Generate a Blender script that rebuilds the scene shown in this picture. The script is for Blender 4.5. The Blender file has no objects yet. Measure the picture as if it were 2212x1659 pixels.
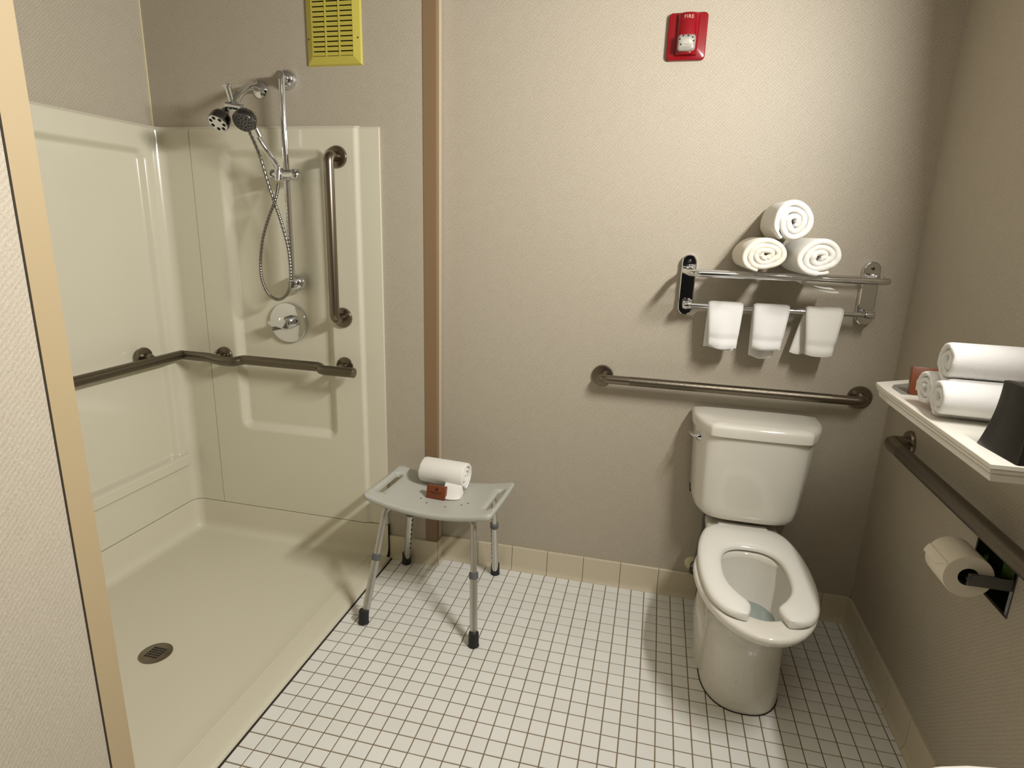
import bpy, bmesh, math, random
import numpy as np
from mathutils import Vector, Matrix
random.seed(7)
S = bpy.context.scene
COL = S.collection

# ------------------------------------------------------------------ camera
cd = bpy.data.cameras.new('camera'); cam = bpy.data.objects.new('camera', cd); COL.objects.link(cam)
cam.location = (1.0447, -2.2900, 1.4466)
cam.rotation_euler = (math.radians(75.376), math.radians(-1.731), math.radians(13.631))
cd.sensor_fit = 'HORIZONTAL'; cd.sensor_width = 36; cd.lens = 1294.74 / 2212 * 36
cd.clip_start = 0.02
S.camera = cam

# ------------------------------------------------------------------ world, lamps, exposure
w = bpy.data.worlds.new('world'); S.world = w; w.use_nodes = True
w.node_tree.nodes['Background'].inputs[0].default_value = (1.0, 0.95, 0.85, 1)
w.node_tree.nodes['Background'].inputs[1].default_value = 0.008
S.view_settings.view_transform = 'Standard'
S.view_settings.look = 'None'
S.view_settings.gamma = 1
S.view_settings.use_curve_mapping = False
S.view_settings.exposure = 0.16
# the lamp above the mirror on the right wall, out of frame
ld = bpy.data.lights.new('mirror_lamp', 'AREA'); ld.shape = 'RECTANGLE'; ld.size = 0.55; ld.size_y = 0.12
ld.energy = 51; ld.color = (1.0, 0.975, 0.925)
lo = bpy.data.objects.new('mirror_lamp', ld); COL.objects.link(lo)
lo.location = (1.80, -1.22, 2.06)
lo.rotation_euler = (Vector((-1, 0, -0.12))).to_track_quat('-Z', 'Y').to_euler()
# weak fill lamp, out of view behind the camera
l2 = bpy.data.lights.new('fill_lamp', 'AREA'); l2.shape = 'DISK'; l2.size = 0.35
l2.energy = 1.5; l2.color = (1.0, 0.97, 0.88)
o2 = bpy.data.objects.new('fill_lamp', l2); COL.objects.link(o2); o2.location = (0.8, -2.55, 2.38)

# ------------------------------------------------------------------ materials
def mat(name, col, rough=0.5, metal=0.0, **kw):
    m = bpy.data.materials.new(name); m.use_nodes = True
    b = m.node_tree.nodes['Principled BSDF']
    b.inputs['Base Color'].default_value = (*col, 1); b.inputs['Roughness'].default_value = rough
    b.inputs['Metallic'].default_value = metal
    for k, v in kw.items(): b.inputs[k.replace('_', ' ')].default_value = v
    return m
def N(m, t, **kw):
    n = m.node_tree.nodes.new(t)
    for k, v in kw.items(): setattr(n, k, v)
    return n
def LK(m, a, b): m.node_tree.links.new(a, b)
def BS(m): return m.node_tree.nodes['Principled BSDF']
def math_(m, op, a, b=None, c=None):
    n = N(m, 'ShaderNodeMath', operation=op)
    for i, v in enumerate((a, b, c)):
        if v is None: continue
        if isinstance(v, (int, float)): n.inputs[i].default_value = v
        else: LK(m, v, n.inputs[i])
    return n.outputs[0]
def ramp(m, fac, c0, c1, p0=0.0, p1=1.0):
    r = N(m, 'ShaderNodeValToRGB'); r.color_ramp.elements[0].color = (*c0, 1); r.color_ramp.elements[1].color = (*c1, 1)
    r.color_ramp.elements[0].position = p0; r.color_ramp.elements[1].position = p1
    LK(m, fac, r.inputs[0]); return r.outputs[0]
def bump(m, h, strength, dist):
    b = N(m, 'ShaderNodeBump'); b.inputs['Strength'].default_value = strength; b.inputs['Distance'].default_value = dist
    LK(m, h, b.inputs['Height']); LK(m, b.outputs[0], BS(m).inputs['Normal'])
def noise(m, scale, detail=2, vec=None, rough=0.5):
    n = N(m, 'ShaderNodeTexNoise'); n.inputs['Scale'].default_value = scale; n.inputs['Detail'].default_value = detail
    n.inputs['Roughness'].default_value = rough
    if vec is not None: LK(m, vec, n.inputs['Vector'])
    else:
        g = N(m, 'ShaderNodeNewGeometry'); LK(m, g.outputs['Position'], n.inputs['Vector'])
    return n.outputs['Fac']

def wallpaper(name, ax, sign):
    """woven vinyl wall covering: fine diagonal twill broken into short slubs"""
    m = mat(name, (.6, .52, .42), 0.55)
    g = N(m, 'ShaderNodeNewGeometry'); s = N(m, 'ShaderNodeSeparateXYZ'); LK(m, g.outputs['Position'], s.inputs[0])
    u = math_(m, 'MULTIPLY', s.outputs[ax], sign); z = s.outputs[2]
    a = math_(m, 'SUBTRACT', u, z); b = math_(m, 'ADD', u, z)
    cv = N(m, 'ShaderNodeCombineXYZ')
    LK(m, math_(m, 'MULTIPLY', a, 1.0), cv.inputs[0]); LK(m, math_(m, 'MULTIPLY', b, 0.42), cv.inputs[1])
    wob = noise(m, 60, 2, cv.outputs[0])
    ph = math_(m, 'ADD', math_(m, 'MULTIPLY', a, 2 * math.pi / 0.0125), math_(m, 'MULTIPLY', wob, 7.0))
    tw = math_(m, 'SINE', ph)
    fine = noise(m, 330, 2, cv.outputs[0], 0.6)
    h = math_(m, 'ADD', math_(m, 'MULTIPLY', tw, 0.075), math_(m, 'MULTIPLY', fine, 0.9))
    big = noise(m, 22, 3)
    f = math_(m, 'ADD', h, math_(m, 'MULTIPLY', big, 0.10))
    LK(m, ramp(m, f, (.30, .258, .192), (.57, .512, .415), 0.12, 0.88), BS(m).inputs['Base Color'])
    bump(m, h, 0.35, 0.0012)
    return m
M_wb = wallpaper('wallpaper_back', 0, 1); M_wl = wallpaper('wallpaper_left', 1, 1); M_wr = wallpaper('wallpaper_right', 1, -1)
M_grout = mat('grout', (.21, .15, .08), 0.9)
def tilemat(name, c0, c1, rough, pitch, ox, oy):
    m = mat(name, c1, rough)
    g = N(m, 'ShaderNodeNewGeometry'); s = N(m, 'ShaderNodeSeparateXYZ'); LK(m, g.outputs['Position'], s.inputs[0])
    c = N(m, 'ShaderNodeCombineXYZ')
    for i, o in ((0, ox), (1, oy)):
        LK(m, math_(m, 'FLOOR', math_(m, 'DIVIDE', math_(m, 'SUBTRACT', s.outputs[i], o), pitch)), c.inputs[i])
    wn = N(m, 'ShaderNodeTexWhiteNoise'); LK(m, c.outputs[0], wn.inputs['Vector'])
    LK(m, ramp(m, wn.outputs['Value'], c0, c1), BS(m).inputs['Base Color'])
    bump(m, noise(m, 9, 2), 0.04, 0.004)
    return m
M_tile = tilemat('mosaic_tile', (.745, .74, .70), (.79, .785, .745), 0.22, 0.0525, 1.1039, -0.0646)
M_base = mat('base_tile', (.60, .53, .39), 0.25); bump(M_base, noise(M_base, 14, 2), 0.04, 0.004)
M_acr = mat('cream_acrylic', (.66, .625, .50), 0.22, Coat_Weight=0.5, Coat_Roughness=0.1)
M_pan = mat('cream_pan', (.66, .62, .49), 0.45); bump(M_pan, noise(M_pan, 420, 2), 0.15, 0.0006)
M_seal_shade = mat('dark_seal_and_shade', (.03, .022, .014), 0.8)  # dark seals, also the painted shade line at the left corner guard
M_caulk = mat('caulk', (.74, .66, .42), 0.5)
M_guard = mat('beige_vinyl', (.40, .31, .18), 0.42)
M_return = mat('pale_vinyl', (.50, .42, .30), 0.4)
M_guard2 = mat('brown_vinyl', (.235, .150, .080), 0.45)
M_ceil = mat('ceiling_paint', (.30, .285, .26), 0.8)
M_chrome = mat('chrome', (.74, .75, .78), 0.06, 1.0)
M_steel = mat('satin_steel', (.235, .20, .155), 0.28, 1.0)
def peen(name, col):
    m = mat(name, col, 0.34, 1.0); n = N(m, 'ShaderNodeTexVoronoi'); n.inputs['Scale'].default_value = 420
    g = N(m, 'ShaderNodeNewGeometry'); LK(m, g.outputs['Position'], n.inputs['Vector']); bump(m, n.outputs['Distance'], 0.5, 0.0008); return m
M_peen = peen('peened_steel', (.165, .142, .108))
M_porc = mat('porcelain', (.74, .71, .63), 0.10, Coat_Weight=0.5, Coat_Roughness=0.05)
M_seat = mat('seat_plastic', (.83, .81, .75), 0.18)
M_water = mat('water', (.80, .88, .90), 0.02, Transmission_Weight=1.0, IOR=1.33)
M_gray = mat('grey_plastic', (.47, .47, .42), 0.38); bump(M_gray, noise(M_gray, 500, 2), 0.12, 0.0005)
M_alu = mat('aluminium', (.60, .585, .55), 0.33, 0.9)
M_rub = mat('black_rubber', (.012, .012, .012), 0.55)
M_coll = mat('grey_collar', (.10, .105, .11), 0.5)
M_hole = mat('hole_black', (.006, .005, .004), 0.9)
def terry(name, col):
    m = mat(name, col, 0.95, Sheen_Weight=0.3)
    bump(m, noise(m, 900, 3), 0.55, 0.0025); return m
M_terry = terry('terry', (.86, .835, .775)); M_terry2 = terry('terry_cream', (.84, .785, .665)); M_terry3 = terry('terry_white', (.9, .89, .87))
M_brown = mat('brown_card', (.17, .042, .010), 0.4)
M_ink = mat('dark_print', (.035, .008, .003), 0.5)
M_yel = mat('yellowed_plastic', (.50, .43, .075), 0.4)
M_red = mat('red_plastic', (.235, .002, .007), 0.25)
M_white = mat('white_print', (.85, .70, .62), 0.5)
M_lens = mat('clear_lens', (.9, .9, .85), 0.05, Transmission_Weight=0.75, IOR=1.45)
M_refl = mat('lamp_reflector', (.75, .72, .62), 0.18, 1.0)
M_black = mat('black_lacquer', (.010, .009, .008), 0.22)
M_shelf = mat('white_shelf_paint', (.80, .77, .69), 0.25)
M_glass = mat('shelf_glass', (.26, .25, .215), 0.12)
M_paper = mat('toilet_paper', (.78, .72, .60), 0.9)
M_core = mat('paper_core', (.05, .035, .02), 0.9)
M_facet = mat('dark_chrome', (.15, .15, .16), 0.12, 1.0)
M_recess_tint = mat('green_reflection_chrome', (.13, .17, .07), 0.22, 1.0)  # green reflection inside the recess put into the chrome colour
M_hose = mat('hose_chrome', (.30, .285, .26), 0.25, 1.0)

# ------------------------------------------------------------------ mesh helpers (all coordinates in metres, in the room)
def mesh_obj(name, verts, faces, m, root=None, smooth=True, angle=None):
    me = bpy.data.meshes.new(name); me.from_pydata([tuple(v) for v in verts], [], [tuple(f) for f in faces]); me.update()
    b = bmesh.new(); b.from_mesh(me); bmesh.ops.recalc_face_normals(b, faces=b.faces); b.to_mesh(me); b.free()
    if smooth:
        me.polygons.foreach_set('use_smooth', [True] * len(me.polygons))
        if angle is not None: me.set_sharp_from_angle(angle=math.radians(angle))
    o = bpy.data.objects.new(name, me); COL.objects.link(o); me.materials.append(m)
    if root is not None: attach(o, root)
    return o
def worldloc(o):
    l = Vector(o.location)
    while o.parent: o = o.parent; l = l + Vector(o.location)
    return l
def attach(o, root):
    o.parent = root; o.location = Vector(o.location) - worldloc(root)
class G:
    """collects several primitives into one mesh"""
    def __init__(s): s.v = []; s.f = []
    def add(s, v, f):
        n = len(s.v); s.v += [Vector(p) for p in v]; s.f += [tuple(i + n for i in q) for q in f]; return s
    def build(s, name, m, root=None, smooth=True, angle=40): return mesh_obj(name, s.v, s.f, m, root, smooth, angle)
def box(x0, x1, y0, y1, z0, z1):
    v = [(x, y, z) for x in (x0, x1) for y in (y0, y1) for z in (z0, z1)]
    return v, [(0, 1, 3, 2), (4, 6, 7, 5), (0, 4, 5, 1), (2, 3, 7, 6), (0, 2, 6, 4), (1, 5, 7, 3)]
def rbox(x0, x1, y0, y1, z0, z1, b=0.003, seg=2):
    bm = bmesh.new(); v, f = box(x0, x1, y0, y1, z0, z1)
    vs = [bm.verts.new(p) for p in v]
    for q in f: bm.faces.new([vs[i] for i in q])
    bmesh.ops.recalc_face_normals(bm, faces=bm.faces)
    bmesh.ops.bevel(bm, geom=list(bm.edges), offset=b, segments=seg, profile=0.5, affect='EDGES')
    bm.verts.index_update(); r = [v.co.copy() for v in bm.verts], [[v.index for v in f.verts] for f in bm.faces]
    bm.free(); return r
def frame_for(d):
    d = Vector(d).normalized(); a = Vector((0, 0, 1)) if abs(d.z) < 0.9 else Vector((1, 0, 0))
    u = d.cross(a).normalized(); return u, d.cross(u).normalized(), d
def lathe(prof, org, axis, seg=32, caps=True):
    """prof: list of (radius, distance along axis)"""
    u, v, d = frame_for(axis); o = Vector(org); vs = []; fs = []
    for r, h in prof:
        for i in range(seg):
            t = 2 * math.pi * i / seg; vs.append(o + d * h + (u * math.cos(t) + v * math.sin(t)) * r)
    for j in range(len(prof) - 1):
        for i in range(seg):
            k = (i + 1) % seg; fs.append((j * seg + i, j * seg + k, (j + 1) * seg + k, (j + 1) * seg + i))
    if caps:
        fs.append(tuple(range(seg))); fs.append(tuple((len(prof) - 1) * seg + i for i in range(seg)))
    return vs, fs
def smoothpath(pts, n=6, closed=False):
    P = [Vector(p) for p in pts]; out = []
    m = len(P)
    for i in range(m if closed else m - 1):
        p1, p2 = P[i], P[(i + 1) % m]
        p0 = P[i - 1] if (i > 0 or closed) else p1 * 2 - p2
        p3 = P[(i + 2) % m] if (i + 2 < m or closed) else p2 * 2 - p1
        for k in range(n):
            t = k / n
            out.append(0.5 * ((2 * p1) + (-p0 + p2) * t + (2 * p0 - 5 * p1 + 4 * p2 - p3) * t * t + (-p0 + 3 * p1 - 3 * p2 + p3) * t ** 3))
    if not closed: out.append(P[-1])
    return out
def filleted(pts, r, n=6):
    """polyline with rounded corners of radius about r"""
    P = [Vector(p) for p in pts]; out = [P[0]]
    for i in range(1, len(P) - 1):
        a = (P[i - 1] - P[i]); b = (P[i + 1] - P[i]); ra = min(r, a.length * .49, b.length * .49)
        A = P[i] + a.normalized() * ra; B = P[i] + b.normalized() * ra
        for k in range(n + 1):
            t = k / n; out.append(A * (1 - t) ** 2 + P[i] * 2 * t * (1 - t) + B * t * t)
    out.append(P[-1]); return out
def tube(pts, r, seg=14, caps=True, closed=False):
    P = [Vector(p) for p in pts]; n = len(P); vs = []; fs = []
    rad = r if isinstance(r, (list, tuple)) else [r] * n
    u = None
    for i in range(n):
        if closed: d = (P[(i + 1) % n] - P[i - 1]).normalized()
        else: d = (P[min(i + 1, n - 1)] - P[max(i - 1, 0)]).normalized()
        if u is None: u, v, _ = frame_for(d)
        else: u = (u - d * u.dot(d)).normalized(); v = d.cross(u)
        for k in range(seg):
            t = 2 * math.pi * k / seg; vs.append(P[i] + (u * math.cos(t) + v * math.sin(t)) * rad[i])
    for i in range(n if closed else n - 1):
        for k in range(seg):
            a = i * seg; b = ((i + 1) % n) * seg; fs.append((a + k, a + (k + 1) % seg, b + (k + 1) % seg, b + k))
    if caps and not closed: fs.append(tuple(range(seg))); fs.append(tuple((n - 1) * seg + k for k in range(seg)))
    return vs, fs
def loft(rings, cap0=True, cap1=True):
    n = len(rings[0]); vs = [p for r in rings for p in r]; fs = []
    for j in range(len(rings) - 1):
        for i in range(n):
            k = (i + 1) % n; fs.append((j * n + i, j * n + k, (j + 1) * n + k, (j + 1) * n + i))
    if cap0: fs.append(tuple(range(n)))
    if cap1: fs.append(tuple((len(rings) - 1) * n + i for i in range(n)))
    return vs, fs
def slab_poly(poly, z0, z1):
    r0 = [(x, y, z0) for x, y in poly]; r1 = [(x, y, z1) for x, y in poly]; return loft([r0, r1])

def thing(name, label, cat, loc, group=None):
    o = bpy.data.objects.new(name, None); COL.objects.link(o); o.location = loc; o.empty_display_size = .05
    o['label'] = label; o['category'] = cat
    if group: o['group'] = group
    return o
def tag(o, label, cat, group=None):
    o['label'] = label; o['category'] = cat
    if group: o['group'] = group
    return o
def struct(o, label): o['kind'] = 'structure'; o['label'] = label; return o
def lab(o, label): o['label'] = label; return o

XR = 1.876; CZ = 2.44; YN = -3.0; WY = -1.43; XL = -1.03; SY = -0.06; SX = 0.205
# ------------------------------------------------------------------ room shell
g = G()
g.add([(SX, 0, 0), (XR, 0, 0), (XR, 0, CZ), (SX, 0, CZ)], [(0, 1, 2, 3)])
g.add([(SX, SY, 0), (SX, 0, 0), (SX, 0, CZ), (SX, SY, CZ)], [(0, 1, 2, 3)])
g.add([(-.028, SY, 0), (SX, SY, 0), (SX, SY, 1.786), (-.028, SY, 1.786)], [(0, 1, 2, 3)])
g.add([(XL, SY, 1.786), (SX, SY, 1.786), (SX, SY, CZ), (XL, SY, CZ)], [(0, 1, 2, 3)])
struct(g.build('wall_back', M_wb, smooth=False), 'beige wallpapered back wall behind toilet and shower')
# right wall with the opening for the recessed paper holder
HY0, HY1, HZ0, HZ1 = -0.874, -0.715, 0.636, 0.760
g = G()
for (a, b, c, d) in ((YN, HY0, 0, CZ), (HY1, 0, 0, CZ), (HY0, HY1, 0, HZ0), (HY0, HY1, HZ1, CZ)):
    g.add([(XR, a, c), (XR, b, c), (XR, b, d), (XR, a, d)], [(0, 1, 2, 3)])
struct(g.build('wall_right', M_wr, smooth=False), 'beige wallpapered right wall behind the shelf, shaded below it')
g = G(); g.add([(0, YN, 0), (0, WY, 0), (0, WY, CZ), (0, YN, CZ)], [(0, 1, 2, 3)])
g.add([(XL, WY, 0), (0, WY, 0), (0, WY, CZ), (XL, WY, CZ)], [(0, 1, 2, 3)])
struct(g.build('wall_left', M_wl, smooth=False), 'bright wallpapered wall at the left edge in front of the shower')
g = G(); g.add([(XL, WY, 0), (XL, SY, 0), (XL, SY, CZ), (XL, WY, CZ)], [(0, 1, 2, 3)])
struct(g.build('wall_far_left', M_wl, smooth=False), 'wallpapered end wall above the left shower panel')
g = G()
for (a, b, c, d) in ((0, .45, 0, CZ), (1.45, XR, 0, CZ), (.45, 1.45, 2.06, CZ)): g.add([(a, YN, c), (b, YN, c), (b, YN, d), (a, YN, d)], [(0, 1, 2, 3)])  # unseen doorway, opened so the chrome reflects a darker room
struct(g.build('wall_near', M_wb, smooth=False), 'beige wall with the doorway behind the camera')
g = G(); g.add([(XL, YN, CZ), (XR, YN, CZ), (XR, 0, CZ), (XL, 0, CZ)], [(0, 1, 2, 3)])
struct(g.build('ceiling', M_ceil, smooth=False), 'plain pale ceiling')
fl = G().add(*box(0.0, XR, YN, 0, -0.06, -0.0022)).add(*box(XL, 0.0, YN, 0, -0.06, -0.012)).build('floor', M_grout, smooth=False)
struct(fl, 'floor of small white square mosaic tiles with brown grout')

# floor mosaic
P = 0.0525; TS = 0.0491
def tile_geo(sx, sy, h=0.0035, b=0.0011):
    a, c = sx / 2, sy / 2
    v = [(-a, -c, -h), (a, -c, -h), (a, c, -h), (-a, c, -h), (-a, -c, -b), (a, -c, -b), (a, c, -b), (-a, c, -b),
         (-a + b, -c + b, 0), (a - b, -c + b, 0), (a - b, c - b, 0), (-a + b, c - b, 0)]
    f = [(8, 9, 10, 11)]
    for i in range(4):
        k = (i + 1) % 4; f += [(i, k, k + 4, i + 4), (i + 4, k + 4, k + 8, i + 8)]
    return v, f
tv, tf = tile_geo(TS, TS); tme = bpy.data.meshes.new('floor_tile'); tme.from_pydata(tv, [], tf); tme.materials.append(M_tile)
cells = []
TOE = 0.020
for c in range(-21, 15):
    for r in range(-1, 56):
        x0 = 1.1039 + c * P; x1 = x0 + P; y1 = -0.0646 - r * P; y0 = y1 - P
        x1 = min(x1, XR - TOE + .0016); y1 = min(y1, (-TOE if (x0 + x1) / 2 > SX else SY - TOE) + .0016)
        x0 = max(x0, 0.0035 - .0016)
        if x1 - x0 < 0.012 or y1 - y0 < 0.010: continue
        cells.append((x0, x1, y0, y1))
camp = Vector(cam.location)
camR = cam.rotation_euler.to_matrix()
def inview(x, y):
    v = camR.transposed() @ (Vector((x, y, 0)) - camp); u = 1106 + 1294.74 * v.x / -v.z; q = 829.5 - 1294.74 * v.y / -v.z
    return -v.z > 0 and -15 < u < 2227 and q < 1672
def behind(x, y):   # cells hidden under the toilet foot
    return ((x - 1.42) / .115) ** 2 + ((y + .37) / .20) ** 2 < 1
full = [c for c in cells if abs(c[1] - c[0] - P) < 1e-4 and abs(c[3] - c[2] - P) < 1e-4]
cand = [c for c in full if inview((c[0] + c[1]) / 2, (c[2] + c[3]) / 2) and not behind((c[0] + c[1]) / 2, (c[2] + c[3]) / 2)]
cand.sort(key=lambda c: (Vector(((c[0] + c[1]) / 2, (c[2] + c[3]) / 2, 0)) - camp).length)
singles = set(cand[:300])
field = G()
for c in cells:
    cx, cy = (c[0] + c[1]) / 2, (c[2] + c[3]) / 2; dz = random.uniform(-.0003, .0003)
    if c in singles:
        o = bpy.data.objects.new('floor_tile', tme); COL.objects.link(o); o.parent = fl; o.location = (cx, cy, dz)
        o.rotation_euler = (random.uniform(-.003, .003), random.uniform(-.003, .003), random.uniform(-.006, .006))
    else:
        v, f = tile_geo(c[1] - c[0] - (P - TS), c[3] - c[2] - (P - TS))
        field.add([(p[0] + cx, p[1] + cy, p[2] + dz) for p in v], f)
o = field.build('floor_tile_field', M_tile, fl, smooth=False); o['kind'] = 'stuff'

# cove base tiles
def base_run(name, label, pts_fn, spans):
    """pts_fn(s, out, z) -> world point; out = distance from the wall"""
    root = None; prof = [(0.0, .108), (.0075, .108), (.0095, .106), (.010, .10), (.010, .022), (.0125, .010), (.020, .001), (.020, -.002), (0, -.002)]
    back = G()
    s0, s1 = spans[0][0], spans[-1][1]
    back.add(*loft([[pts_fn(s, o * .75, z * .985) for o, z in prof] for s in (s0, s1)]))
    root = back.build(name, M_grout, smooth=False); struct(root, label)
    for a, b in spans:
        gp = G(); e = 0.0011
        gp.add(*loft([[pts_fn(s, o, z) for o, z in prof] for s in (a + e, b - e)]))
        gp.build('base_tile', M_base, root, smooth=True, angle=35)
    return root
J = 0.5347
xs = [SX] + [J + k * .155 for k in range(-1, 9)] + [XR]
xs = [x for x in xs if x <= XR]; xs = sorted(set(xs)); xs = [SX] + [x for x in xs if x > SX + .05]
base_run('baseboard_back', 'cream tile baseboard under the back wall', lambda s, o, z: (s, -o, z), list(zip(xs[:-1], xs[1:])))
bprof = [(0.0, .108), (.0075, .108), (.0095, .106), (.010, .10), (.010, .022), (.0125, .010), (.020, .001), (.020, -.002), (0, -.002)]
g = G().add(*loft([[(-.012, SY - o * .7, z * .98) for o, z in bprof], [(SX + o * .7, SY - o * .7, z * .98) for o, z in bprof], [(SX + o * .7, 0, z * .98) for o, z in bprof]]))
st_ = struct(g.build('baseboard_step', M_caulk, smooth=False), 'short cream tile baseboard turning the wall step beside the shower')
for ra, rb in (([(-.0115, SY - o, z) for o, z in bprof], [(.0608, SY - o, z) for o, z in bprof]), ([(.0632, SY - o, z) for o, z in bprof], [(SX + o - .0012, SY - o, z) for o, z in bprof]), ([(SX + o, SY - o + .0012, z) for o, z in bprof], [(SX + o, -.004, z) for o, z in bprof])):
    G().add(*loft([ra, rb])).build('base_tile', M_base, st_, smooth=True, angle=35)
ys = [-k * .155 for k in range(20)]
base_run('baseboard_right', 'shaded tile baseboard along the right wall', lambda s, o, z: (XR - o, s, z), [(b, a) for a, b in zip(ys[:-1], ys[1:])][::-1])
ys = [WY - .0 - k * .155 for k in range(11)]
base_run('baseboard_left', 'tile baseboard of the left wall', lambda s, o, z: (o, s, z), [(b, a) for a, b in zip(ys[:-1], ys[1:])][::-1])

# corner guards and caulk lines
T = .0025
def guard(name, label, x, y, sx, sy, z0, M_guard=M_guard):
    # L section; sx, sy point into the wall body
    p = [(x - sx * T, y - sy * T), (x + sx * .048, y - sy * T), (x + sx * .048, y), (x, y), (x, y + sy * .048), (x - sx * T, y + sy * .048)]
    gg = G().add(*slab_poly(p, z0, CZ)); o = gg.build(name, M_guard, smooth=False)
    return struct(o, label)
guard('trim_1', 'brown vinyl corner guard on the wall step between shower and toilet wall', SX, SY, -1, 1, .109, M_guard2)
G().add(*box(SX + T, SX + T + .002, SY + .026, SY + .050, .109, CZ)).build('return_flange', M_return, COL.objects['trim_1'], smooth=False)
o = guard('trim_2', 'tan vinyl corner guard on the edge of the left wall', 0, WY, -1, -1, .0)
s_ = G().add(*box(-.0005, .0013, WY - .0505, WY - .048, 0, CZ)).build('shadow_strip', M_seal_shade, o, smooth=False)  # shade line along the guard edge, put in as a dark strip
struct(G().add(*box(XL, XL + .004, SY - .004, SY, 1.80, CZ)).build('trim_3', M_caulk, smooth=False), 'thin pale caulk line in the corner above the shower')
struct(G().add(*box(XR - .003, XR, -.003, 0, .11, CZ)).build('trim_4', M_wb, smooth=False), 'thin wallpaper seam in the right corner')

# ------------------------------------------------------------------ shower surround
root = thing('shower_surround', 'cream moulded roll-in shower with recessed wall panels and low pan', 'shower', (-.5, -.7, 0))
R = .042; XB = -.018; YB = -.080; XI = -.995; YE = -1.415
Lb = (XB - (XI + R)); La = R * math.pi / 2; Ll = (YB - R) - YE; Ltot = Lb + La + Ll
def ss(a, b, x):
    t = min(1, max(0, (x - a) / (b - a))); return t * t * (3 - 2 * t)
def rrect(u, v, u0, u1, v0, v1, r):
    """signed distance to a rounded rectangle (negative inside)"""
    cu, cv = (u0 + u1) / 2, (v0 + v1) / 2; qx = abs(u - cu) - (u1 - u0) / 2 + r; qy = abs(v - cv) - (v1 - v0) / 2 + r
    return math.hypot(max(qx, 0), max(qy, 0)) + min(max(qx, qy), 0) - r
def path(s):
    if s <= Lb: return Vector((XB - s, YB, 0)), Vector((0, -1, 0)), ('b', XB - s)
    if s <= Lb + La:
        t = (s - Lb) / R; c = Vector((XI + R, YB - R, 0)); n = Vector((math.sin(t), -math.cos(t), 0))
        return c - n * R, n, ('a', t)
    y = YB - R - (s - Lb - La); return Vector((XI, y, 0)), Vector((1, 0, 0)), ('l', y)
def disp(k, z):
    t, q = k; d = 0.0
    if t == 'b':
        d -= .009 * ss(-.118, -.098, q)
        d -= .026 * (1 - ss(-.040, 0.0, rrect(q, z, -.716, -.234, .533, 1.720, .05)))
    if t == 'l':
        rec = 1 - ss(-.030, 0.0, rrect(q, z, -1.33, -.150, .30, 1.712, .045))
        e_ = 1 - ss(-.105, -.085, q)
        if z > .397: d -= .025 * rec; d += (.030 + .025 * rec) * e_ * (1 - ss(.397, .403, z))
        else: d += .030 * e_ * ss(.340, .352, z)
    d -= .012 * ss(1.790, 1.798, z)
    return d
def axis_samples(a, b, marks, coarse=.03, fine=.004, wdt=.026):
    xs = set(); x = a
    while x < b: xs.add(round(x, 5)); x += coarse
    xs.add(b)
    for m_ in marks:
        x = m_ - wdt
        while x <= m_ + wdt:
            if a < x < b: xs.add(round(x, 5))
            x += fine
    return sorted(xs)
def surf(s0, s1, z0, z1, name, m):
    marks = [XB - x for x in (-.108, -.246, -.70, -.27, -.68)] + [Lb + La + (YB - R - y) for y in (-.125, -.16, -1.32)]
    sl = axis_samples(s0, s1, marks + [Lb + La * .5], .03, .005, .04); zl = axis_samples(z0, z1, [.345, .40, .55, .58, 1.70, 1.66, 1.794], .04, .004, .022)
    vs = []
    for s in sl:
        p, n, k = path(s)
        for z in zl: vs.append(p + n * disp(k, z) + Vector((0, 0, z)))
        # cap back to the wall
    nz = len(zl); fs = [(i * nz + j, (i + 1) * nz + j, (i + 1) * nz + j + 1, i * nz + j + 1) for i in range(len(sl) - 1) for j in range(nz - 1)]
    gg = G().add(vs, fs)
    top = []
    for s in sl:
        p, n, k = path(s); a = p + n * disp(k, z1) + Vector((0, 0, z1)); top += [a, a - n * .03]
    gg.add(top, [(2 * i, 2 * i + 2, 2 * i + 3, 2 * i + 1) for i in range(len(sl) - 1)])
    for s in (s0, s1):
        p, n, k = path(s); e = []
        for z in zl: a = p + n * disp(k, z) + Vector((0, 0, z)); e += [a, a - n * .02]
        gg.add(e, [(2 * i, 2 * i + 2, 2 * i + 3, 2 * i + 1) for i in range(nz - 1)])
    return gg.build(name, m, root, True, 50)
SE = XB + .845
surf(0, SE - .0012, .160, 1.80, 'back_panel', M_acr)
surf(SE + .0012, Ltot, .160, 1.80, 'corner_panel', M_acr)
G().add(*box(-.855, -.835, YB + .002, YB + .006, .150, 1.788)).add(*box(-.96, XB - .003, YB + .0105, YB + .013, .152, .166)).add(*box(XI - .004, XI - .002, YE, YB - R, .152, .166)).build('seam_backing', M_seal_shade, root, smooth=False)
G().add(*box(-.995, XB, WY + .001, WY + .012, 0.0, 1.80)).build('near_panel', M_acr, root, smooth=False)
# pan: upstand, cove and floor
g = G(); prof = [(-.018, .158), (0, .157), (.001, .150), (.001, .06), (.004, .038), (.012, .022), (.026, .0145), (.045, .0125)]
sl = axis_samples(0, Ltot, [Lb + La / 2], .05, .006, .045); vs = []
for s in sl:
    p, n, k = path(s)
    for d, z in prof: vs.append(p + n * (d - (.009 * ss(-.118, -.098, k[1]) if k[0] == 'b' else 0)) + Vector((0, 0, z)))
m_ = len(prof); g.add(vs, [(i * m_ + j, (i + 1) * m_ + j, (i + 1) * m_ + j + 1, i * m_ + j + 1) for i in range(len(sl) - 1) for j in range(m_ - 1)])
DX, DY = -.505, -.870
def panz(x, y):
    z = .0130 - .007 * (1 - ss(.05, .55, math.hypot(x - DX, y - DY)))
    z += .004 * ss(-.12, -.09, x) - .0035 * ss(-.06, -.006, x) - .013 * ss(-.006, 0.0, x)
    if abs(x + .091) < .0012: z -= .0016
    return z
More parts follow.
